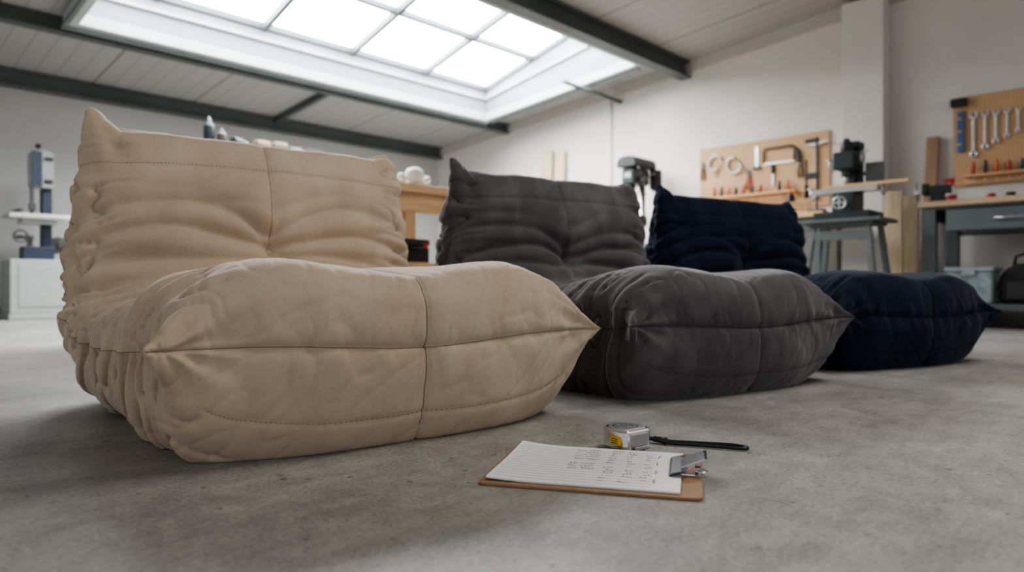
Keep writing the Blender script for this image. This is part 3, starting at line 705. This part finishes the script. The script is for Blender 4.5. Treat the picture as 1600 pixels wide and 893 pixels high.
# ------------------------------------------------------------------ bench under the pegboard
e = thing('workbench', G(-2.78, 6.04, 0), TG, 'dark steel-framed workbench with wooden top below the pegboard', 'workbench')
P = Part(); P.box((0, 0, .88), (1.40, .66, .045)); P.make('worktop', pine, e, bevel=.004)
for sx in (-.64, .64):
    for sy in (-.27, .27):
        P = Part(); P.box((sx, sy, .43), (.06, .06, .857)); P.make('leg', greygreen, e, bevel=.003)
P = Part(); P.box((0, -.28, .80), (1.22, .03, .11)); P.make('apron', greygreen, e)
P = Part(); P.box((0, 0, .22), (1.25, .5, .03)); P.make('shelf', greygreen, e)

def pegboard(x0, x1, z0, z1, label):
    P = Part(); w_ = x1-x0; h_ = z1-z0
    P.box((0, 0, h_/2), (w_, .008, h_)); P.cur = 1
    for s_ in (-1, 1): P.box((s_*(w_/2-.012), .010, h_/2), (.024, .014, h_))
    P.box((0, .010, .012), (w_-.05, .014, .024)); P.box((0, .010, h_-.012), (w_-.05, .014, .024))
    ob = P.make('pegboard', [peg_m, pine]); tag(ob, label, 'pegboard', loc=G((x0+x1)/2, AW-.018, z0), rot=TG); return ob
pegboard(-3.55, -2.27, 1.02, 1.69, 'tan perforated hardboard tool board with saws and clamps')
pegboard(-1.315, -.35, 1.08, 1.785, 'tan perforated hardboard tool board with wrenches')
PF = AW-.0235

def c_clamp(x, z, s, ang):
    e = thing('c_clamp', G(x, PF, z), TG, 'steel C-shaped clamp hanging on tan tool board', 'clamp', 'clamps on the tool board')
    M = Matrix.Rotation(ang, 4, 'Y')
    P = Part(); pts = [(math.cos(a)*.07*s, 0, math.sin(a)*.085*s) for a in np.linspace(.6, 5.7, 22)]
    P.tube([M@Vector((p[0], -.02, p[2])) for p in pts], .012*s, 8); P.make('frame', mat('zinc', (.50, .49, .47), .4, .6), e)
    P = Part(); P.cyl(M@Vector((.058*s, -.02, .0)), M@Vector((.058*s, -.02, -.12*s)), .007*s); P.cyl(M@Vector((.02*s, -.02, -.12*s)), M@Vector((.095*s, -.02, -.12*s)), .004*s)
    P.cyl(M@Vector((.058*s, -.02, 0)), M@Vector((.058*s, -.02, .012)), .012*s); P.make('screw', steel, e)
    P = Part(); top = M@Vector((-.07*s*.3, -.02, .08*s)); P.cyl((top.x, .0, top.z-.012), (top.x, -.035, top.z-.012), .003); P.make('peg_hook', steel, e)
c_clamp(-3.37, 1.53, .9, .5); c_clamp(-3.17, 1.48, .95, -.6)
def pliers(x, z, hm, lab):
    e = thing('pliers', G(x, PF, z), TG, lab, 'pliers')
    for s_ in (-1, 1):
        P = Part(); P.tube([(s_*.004, -.012, 0), (s_*.018, -.012, -.04), (s_*.022, -.012, -.09), (s_*.014, -.012, -.13)], .007); P.make('handle', hm, e)
    P = Part(); P.plate([(-.012, -.01), (.012, -.01), (.016, .012), (.006, .055), (-.006, .055), (-.016, .012)], -.019, -.007); P.cyl((0, 0, .02), (0, -.03, .02), .003); P.make('jaws', dark_steel, e, bevel=.001)
pliers(-3.51, 1.50, black_pl, 'black-handled pliers hanging on tan tool board')
pliers(-3.02, 1.36, red_m, 'red-handled pliers hanging on tan tool board')
pliers(-2.52, 1.42, black_pl, 'black-handled pliers hanging beside the hammer')
e = thing('hacksaw', G(-2.72, PF, 1.53), TG, 'black-framed hacksaw hanging on tan tool board', 'saw')
P = Part(); P.tube([(-.15, -.016, -.075), (-.15, -.016, .05), (-.135, -.016, .065), (.13, -.016, .065), (.145, -.016, .05), (.145, -.016, -.075)], .009); P.make('frame', black_pl, e)
P = Part(); P.box((-.002, -.016, -.078), (.30, .002, .016)); P.make('saw_blade', steel, e)
P = Part(); P.plate([(.14, .03), (.175, .035), (.20, -.02), (.20, -.09), (.175, -.10), (.165, -.03), (.14, -.02)], -.03, -.004); P.make('handle', black_pl, e, bevel=.005)
for x in (-.05, .08):
    P = Part(); P.cyl((x, 0, .053), (x, -.03, .053), .003); P.make('peg_hook', steel, e)
e = thing('wood_chisel', G(-2.78, PF, 1.36), TG, 'dark-handled wood chisel hanging on tan tool board', 'chisel')
P = Part(); P.box((0, -.012, -.06), (.02, .004, .11)); P.make('blade', steel, e)
P = Part(); P.cyl((0, -.014, -.005), (0, -.014, .075), .013, .015); P.make('handle', black_pl, e)
e = thing('try_square', G(-2.94, PF, 1.53), TG, 'steel try square hanging on tan tool board', 'square')
P = Part(); P.box((0, -.006, 0), (.030, .003, .20)); P.make('blade', steel, e)
P = Part(); P.box((-.0, -.012, -.105), (.075, .02, .026)); P.make('stock', blue_m, e, bevel=.002)
e = thing('hammer', G(-2.38, PF, 1.30), TG, 'long-handled hammer with steel head hanging on tool board', 'hammer')
P = Part(); P.tube([(0, -.02, -.22), (0, -.02, -.1), (0, -.02, .24)], .013, 10); P.make('handle', mat('ash', (.45, .33, .21), .6), e)
P = Part(); P.cyl((-.075, -.02, .29), (-.04, -.02, .285), .019); P.box((0, -.02, .28), (.09, .032, .034)); P.plate([(.04, .265), (.04, .297), (.10, .30), (.135, .27), (.10, .285)], -.032, -.008); P.make('hammer_head', mat('pale_steel', (.62, .60, .57), .35, .5), e, bevel=.002)
for x in (.02, -.02):
    P = Part(); P.cyl((x, 0, .255), (x, -.045, .255), .003); P.make('peg_hook', steel, e)
e = thing('bar_clamp', G(-2.16, 5.80, .9030), TG, 'tall dark bar clamp standing upright on the bench', 'clamp')
P = Part(); P.box((0, 0, .31), (.012, .028, .62)); P.make('bar', dark_steel, e, bevel=.002)
for c, dd in (((-.04, 0, .59), (.11, .028, .035)), ((-.04, 0, .30), (.11, .032, .05)), ((0, 0, .01), (.12, .10, .02))):
    P = Part(); P.box(c, dd); P.make('jaw', green_m, e, bevel=.003)
P = Part(); P.cyl((-.085, 0, .20), (-.085, 0, .44), .009); P.cyl((-.085, 0, .12), (-.085, 0, .22), .019); P.make('screw_handle', black_pl, e)

def rack(x0, x1, z, label):
    P = Part(); P.box((0, 0, 0), (x1-x0, .07, .018)); P.box((0, .03, -.03), (x1-x0, .01, .06)); ob = P.make('tool_rack', pine, bevel=.002)
    tag(ob, label, 'tool rack', loc=G((x0+x1)/2, PF-.036, z), rot=TG)
rack(-3.42, -2.55, 1.17, 'narrow wooden rack holding screwdrivers on tool board')
rack(-1.24, -.40, 1.15, 'narrow wooden rack holding screwdrivers on tool board')
sdr = thing('screwdriver', G(-3.36, PF-.045, 1.18), TG, 'red-handled screwdriver standing in wooden rack', 'screwdriver', 'screwdrivers in the racks')
P = Part(); P.lathe([(0, 0), (.008, 0), (.014, .012), (.014, .06), (.011, .075), (.013, .085), (.006, .095), (0, .096)], n=14); P.make('handle', red_m, sdr)
P = Part(); P.cyl((0, 0, -.09), (0, 0, .002), .003, n=10); P.make('shaft', steel, sdr)
hm = [('red', red_m), ('black', black_pl), ('orange', orange_m), ('black', black_pl), ('red', red_m), ('blue', blue_m)]
for i, x in enumerate((-3.28, -3.20, -3.13, -3.05, -2.96, -2.88, -2.70, -2.62)):
    c, mm = hm[(i+1) % 6]; dup(sdr, G(x, PF-.045, 1.18), (0, 0, TG), (1, 1, .8+.3*random.random()), c+'-handled screwdriver standing in wooden rack', swap=('handle', mm))
for i, x in enumerate((-1.17, -1.09, -1.02, -.94, -.86, -.78, -.70, -.6)):
    c, mm = hm[i % 3 if i != 4 else 5]; dup(sdr, G(x, PF-.045, 1.16), (0, 0, TG), (1, 1, .85+.3*random.random()), c+'-handled screwdriver standing in wooden rack', swap=('handle', mm))
e = thing('bottle', G(-2.50, 6.1, .9030), TG, 'dark squeeze bottle standing on the bench below tool board', 'bottle')
P = Part(); P.lathe([(0, 0), (.036, 0), (.038, .005), (.038, .16), (.03, .19), (.012, .21), (0, .21)]); P.make('bottle_body', black_pl, e)
P = Part(); P.lathe([(.014, .20), (.014, .23), (.006, .24), (.004, .28), (0, .28)]); P.make('cap', red_m, e)

# ------------------------------------------------------------------ milling machine and stand
std = mat('stand_grey', (.10, .115, .112), .5, var=.12, scale=6)
st = thing('machine_stand', G(-1.80, 5.42, 0), TG, 'grey-green steel stand with splayed legs', 'stand')
P = Part(); P.box((0, 0, .768), (.58, .42, .024)); P.box((0, 0, .745), (.46, .32, .022)); P.make('top_plate', std, st, bevel=.004)
for sx in (-1, 1):
    for sy in (-1, 1):
        P = Part(); t = .019
        vs = [(sx*.19+dx, sy*.14+dy, .736) for dx, dy in ((-t, -t), (t, -t), (t, t), (-t, t))]+[(sx*.27+dx, sy*.20+dy, 0.0) for dx, dy in ((-t, -t), (t, -t), (t, t), (-t, t))]
        P.add(vs, [(0, 1, 2, 3), (7, 6, 5, 4), (0, 4, 5, 1), (1, 5, 6, 2), (2, 6, 7, 3), (3, 7, 4, 0)]); P.make('leg', std, st, bevel=.003)
for y in (-.18, .18):
    P = Part(); P.box((0, y, .28), (.47, .018, .04)); P.make('brace', std, st)
P = Part(); P.box((0, -.155, .66), (.40, .016, .07)); P.make('front_panel', std, st, bevel=.002)
P = Part(); P.box((0, 0, .32), (.44, .34, .016)); P.make('shelf', std, st)
ml = thing('milling_machine', G(-1.80, 5.45, .7805), TG, 'small dark green bench milling machine with handwheels', 'milling machine')
P = Part(); P.box((0, 0, .03), (.40, .32, .06)); P.box((0, -.02, .12), (.15, .22, .16)); P.make('base', green_m, ml, bevel=.008)
P = Part(); P.box((0, .12, .30), (.12, .09, .52)); P.box((0, .07, .32), (.06, .03, .40)); P.make('column', green_m, ml, bevel=.008)
P = Part(); P.box((0, -.01, .44), (.15, .22, .13)); P.cyl((0, -.05, .32), (0, -.05, .39), .034); P.make('head', green_m, ml, bevel=.012)
P = Part(); P.cyl((0, -.04, .50), (0, -.04, .585), .042); P.cyl((0, -.04, .585), (0, -.04, .61), .022); P.make('motor', black_pl, ml, bevel=.004)
P = Part(); P.box((.0, .10, .575), (.13, .14, .05)); P.make('belt_cover', green_m, ml, bevel=.01)
P = Part(); P.cyl((0, -.05, .27), (0, -.05, .33), .014); P.cyl((0, -.05, .30), (0, -.05, .32), .022); P.make('spindle', steel, ml)
P = Part()
for y in (-.085, -.045, -.005, .035): P.box((0, y, .2325), (.46, .028, .015))
P.box((0, -.025, .215), (.46, .145, .02)); P.make('slide_table', steel, ml, bevel=.002)
P = Part(); P.box((.15, .11, .36), (.12, .05, .15)); P.box((.08, .12, .36), (.06, .02, .03)); P.cyl((.13, .085, .40), (.13, .073, .40), .015); P.make('control_box', mat('ctl_grey', (.16, .17, .17), .5), ml, bevel=.005)
for (cx, cy, cz, ax) in ((-.25, -.03, .215, 'x'), (.25, -.03, .215, 'x'), (0, -.19, .12, 'y'), (.11, -.03, .46, 'x'), (-.11, -.03, .42, 'x')):
    P = Part(); r_ = .045
    if ax == 'x':
        P.tube([(cx, cy+r_*math.cos(a), cz+r_*math.sin(a)) for a in [2*math.pi*i/20 for i in range(20)]], .006, 8, True); P.box((cx, cy, cz), (.008, .085, .012)); P.box((cx, cy, cz), (.008, .012, .085)); P.cyl((cx-.02*np.sign(cx)*1.8, cy, cz), (cx+.01*np.sign(cx), cy, cz), .009); P.cyl((cx, cy, cz+r_), (cx+.04*np.sign(cx), cy, cz+r_), .006)
    else:
        P.tube([(cx+r_*math.cos(a), cy, cz+r_*math.sin(a)) for a in [2*math.pi*i/20 for i in range(20)]], .006, 8, True); P.box((cx, cy, cz), (.085, .008, .012)); P.box((cx, cy, cz), (.012, .008, .085)); P.cyl((cx, cy-.01, cz), (cx, cy+.07, cz), .009); P.cyl((cx, cy, cz+r_), (cx, cy-.04, cz+r_), .006)
    P.make('hand_wheel', steel, ml)
P = Part(); P.box((0, 0, .011), (.58, .045, .022)); ob = P.make('timber_batten', pine, bevel=.002)
tag(ob, 'pale timber batten resting across the milling machine table', 'wood', loc=G(-1.66, 5.375, 1.0215), rot=TG)
P = Part(); P.box((0, 0, .05), (.16, .07, .10)); ob = P.make('wood_block', pine, bevel=.003)
tag(ob, 'pale wood block on the workbench', 'wood', loc=G(-2.32, 5.86, .9030), rot=TG+.3)

# ------------------------------------------------------------------ uprights by the grey bench
for k, (x, y, w_, h_, mm, lab) in enumerate(((-1.60, 5.85, .13, 1.02, pine_v, 'pale short plank standing upright beside grey bench'), (-1.445, 5.72, .10, .96, pine_v, 'pale narrow plank standing upright beside grey bench'))):
    P = Part(); P.box((0, 0, h_/2), (w_, .035, h_)); ob = P.make('plank', mm, bevel=.003)
    tag(ob, lab, 'plank', 'planks standing beside the bench', G(x, y, .001), (0, 0, TG))
P = Part(); P.box((0, 0, .75), (.09, .03, 1.5)); ob = P.make('plank', brown_v, bevel=.003)
tag(ob, 'tall brown plank leaning against the plaster wall', 'plank', 'planks standing beside the bench', G(-1.50, AW-.13, .001), (-3.5*D2R, 2*D2R, TG))

# ------------------------------------------------------------------ grey bench with drawer
gb = thing('grey_workbench', G(-.72, 5.90, 0), TG, 'grey-green steel workbench with wooden top and drawer', 'workbench')
bw_ = 1.26
P = Part(); P.box((0, 0, .865), (bw_, .80, .04)); P.make('worktop', wood('bench_top', (.40, .28, .17), (.55, .41, .27), 0), gb, bevel=.004)
for sx in (-1, 1):
    for sy in (-1, 1):
        P = Part(); P.box((sx*(bw_/2-.06), sy*.34, .4225), (.09, .07, .845)); P.make('leg', greygreen, gb, bevel=.004)
for c, dd in (((0, .34, .76), (bw_-.20, .04, .16)), ((-bw_/2+.06, 0, .80), (.04, .60, .08)), ((bw_/2-.06, 0, .80), (.04, .60, .08)), ((0, -.36, .835), (bw_-.20, .03, .02))):
    P = Part(); P.box(c, dd); P.make('rail', greygreen, gb, bevel=.003)
P = Part(); P.box((0, 0, .15), (bw_-.04, .74, .04)); P.make('lower_shelf', greygreen, gb, bevel=.003)
dr = Part(); dr.box((0, 0, 0), (.92, .02, .145)); dr.box((0, .28, -.01), (.88, .54, .11)); dro = dr.make('drawer', mat('drawer_grey', (.105, .13, .13), .45), gb, bevel=.004); dro.location = (0, -.375, .745)
P = Part(); P.tube([(-.08, -.01, 0), (-.08, -.035, 0), (.08, -.035, 0), (.08, -.01, 0)], .008); h = P.make('handle', steel, dro)
h.location = (-.10, 0, 0)
bn = thing('storage_bin', G(-1.05, 5.68, .1705), TG, 'translucent plastic storage bin with lid on lower bench shelf', 'storage bin')
P = Part(); P.box((0, 0, .11), (.27, .30, .22)); P.make('bin_body', mat('clear_plastic', (.28, .34, .37), .25, var=.35, scale=14, trans=.2), bn, bevel=.012)
P = Part(); P.box((0, 0, .235), (.29, .32, .03)); P.box((0, -.162, .215), (.08, .01, .05)); P.make('lid', mat('lid_grey', (.30, .34, .36), .4), bn, bevel=.008)
bg = thing('tool_bag', G(-.74, 5.70, .1705), TG, 'black fabric tool bag on lower bench shelf', 'bag')
P = Part(); P.plate([(-.15, 0), (.15, 0), (.16, .12), (.13, .22), (.05, .27), (-.05, .27), (-.13, .22), (-.16, .12)], -.12, .12); P.make('bag_body', mat('bag_black', (.015, .015, .016), .8, bump=.3), bg, bevel=.03)
P = Part(); P.tube([(-.08, 0, .24), (-.07, 0, .32), (0, 0, .345), (.07, 0, .32), (.08, 0, .24)], .010); P.make('handle', black_pl, bg)
P = Part(); P.box((0, -.125, .09), (.20, .02, .12)); P.make('pocket', mat('bag_grey', (.03, .03, .032), .8), bg, bevel=.008)

vs_ = thing('bench_vise', G(-1.26, 5.66, .8855), TG, 'dark green cast bench vise bolted to the bench corner', 'vise')
P = Part(); P.cyl((0, 0, 0), (0, 0, .022), .065); P.box((0, 0, .045), (.08, .09, .06)); P.box((.02, 0, .095), (.12, .08, .06)); P.make('body', green_m, vs_, bevel=.008)
P = Part(); P.box((-.075, 0, .105), (.035, .10, .075)); P.box((-.03, 0, .07), (.12, .04, .03)); P.make('moving_jaw', green_m, vs_, bevel=.006)
P = Part(); P.cyl((-.15, 0, .08), (-.06, 0, .08), .012); P.cyl((-.14, 0, .02), (-.14, 0, .15), .006); P.sphere((-.14, 0, .02), .011); P.sphere((-.14, 0, .15), .011); P.make('screw_handle', steel, vs_)
e = thing('spray_bottle', G(-1.27, 6.10, .8855), TG, 'white spray bottle with red trigger head on grey bench', 'bottle')
P = Part(); P.lathe([(0, 0), (.034, 0), (.037, .006), (.037, .12), (.028, .15), (.014, .175), (0, .176)]); P.make('bottle_body', mat('white_plastic', (.72, .72, .72), .4, var=.03), e)
P = Part(); P.lathe([(.017, .17), (.017, .20), (0, .20)]); P.box((-.012, 0, .215), (.075, .026, .03)); P.box((-.035, 0, .185), (.008, .014, .045)); P.make('trigger_head', red_m, e, bevel=.003)
P = Part(); P.lathe([(.0376, .04), (.0376, .10)]); P.make('sticker', red_m, e)
for i, (x, mm, lab) in enumerate(((-1.02, red_m, 'red'), (-.9, black_pl, 'black'), (-.78, steel, 'silver'))):
    P = Part(); P.lathe([(0, 0), (.03, 0), (.031, .003), (.031, .085), (.028, .09), (0, .09)]); ob = P.make('tin_can', mm)
    tag(ob, lab+' small metal tin on the grey bench', 'tin', 'tins on the grey bench', G(x, 6.12, .8855), TG)

e = thing('spirit_level', G(-1.262, PF, 1.36), TG, 'blue spirit level hanging vertically on tool board', 'spirit level')
P = Part(); P.box((0, -.014, .15), (.045, .022, .32)); P.make('level_body', mat('level_blue', (.05, .12, .26), .4), e, bevel=.003)
for z in (.05, .15, .25):
    P = Part(); P.cyl((-.016, -.026, z), (.016, -.026, z), .006, n=12); P.make('vial', yellow_m, e)
P = Part(); P.cyl((0, 0, .325), (0, -.03, .325), .003); P.box((0, -.004, .32), (.02, .006, .02)); P.make('peg_hook', steel, e)
P = Part()
ln = .33
P.box((0, -.010, -ln/2), (.017, .007, ln-.06))
P.tube([(.021*math.cos(a), -.010, -ln+.024+.021*math.sin(a)) for a in [2*math.pi*i/20 for i in range(20)]], .0075, 8, True)
jaw = [(-.010, -.035), (.010, -.035), (.026, -.022), (.030, .004), (.019, .018), (.013, .014), (.015, -.004), (.006, -.014), (-.006, -.014), (-.015, -.002), (-.012, .018), (-.022, .014), (-.030, -.002), (-.026, -.022)]
P.plate(jaw, -.016, -.004); P.cyl((0, 0, -.03), (0, -.022, -.03), .003)
wr = P.make('wrench', mat('wrench_steel', (.62, .63, .65), .28, .8), bevel=.001)
tag(wr, 'chrome combination wrench hanging on tan tool board', 'wrench', 'wrenches on the tool board', G(-1.175, PF, 1.63), TG)
for x, s_ in ((-1.10, .84), (-1.03, .73), (-.96, .64), (-.89, .55), (-.82, .48), (-.76, .42)):
    dup(wr, G(x, PF, 1.63), (0, 0, TG), (s_**.6, 1, s_))
P = Part(); P.box((0, -.025, 0), (.11, .05, .06)); P.box((0, -.052, .01), (.07, .006, .02)); ob = P.make('charger_box', black_pl, bevel=.005)
tag(ob, 'small black box mounted at the tool board corner', 'box', loc=G(-1.27, PF, 1.74), rot=TG)

# ------------------------------------------------------------------ light, world, camera
w = bpy.data.worlds.new('World'); bpy.context.scene.world = w; w.use_nodes = True
bg_ = w.node_tree.nodes['Background']; bg_.inputs['Color'].default_value = (.96, .975, 1.0, 1); bg_.inputs['Strength'].default_value = .82
def area(name, loc, target, sx, sy, power, col):
    l = bpy.data.lights.new(name, 'AREA'); l.shape = 'RECTANGLE'; l.size = sx; l.size_y = sy; l.energy = power; l.color = col
    o = bpy.data.objects.new(name, l); bpy.context.collection.objects.link(o); o.location = loc
    o.rotation_euler = (Vector(target)-Vector(loc)).to_track_quat('-Z', 'Y').to_euler(); return o
area('added_fill_light', L(2.6, 0.2, 2.75), (0.2, 1.6, 0), 1.6, .8, 48, (1.0, .96, .90))  # added warm fill from out of view, not a fitting of the workshop
try:
    bpy.context.scene.view_settings.look = 'AgX - Medium High Contrast'
except Exception: pass

cam = bpy.data.cameras.new('camera'); co = bpy.data.objects.new('camera', cam); bpy.context.collection.objects.link(co)
co.location = (0, 0, .29); co.rotation_euler = (math.pi/2, 0, 0)
cam.sensor_width = 36; cam.lens = 24.075; cam.clip_start = .02
cam.dof.use_dof = True; cam.dof.focus_distance = 1.3; cam.dof.aperture_fstop = 2.6
bpy.context.scene.camera = co
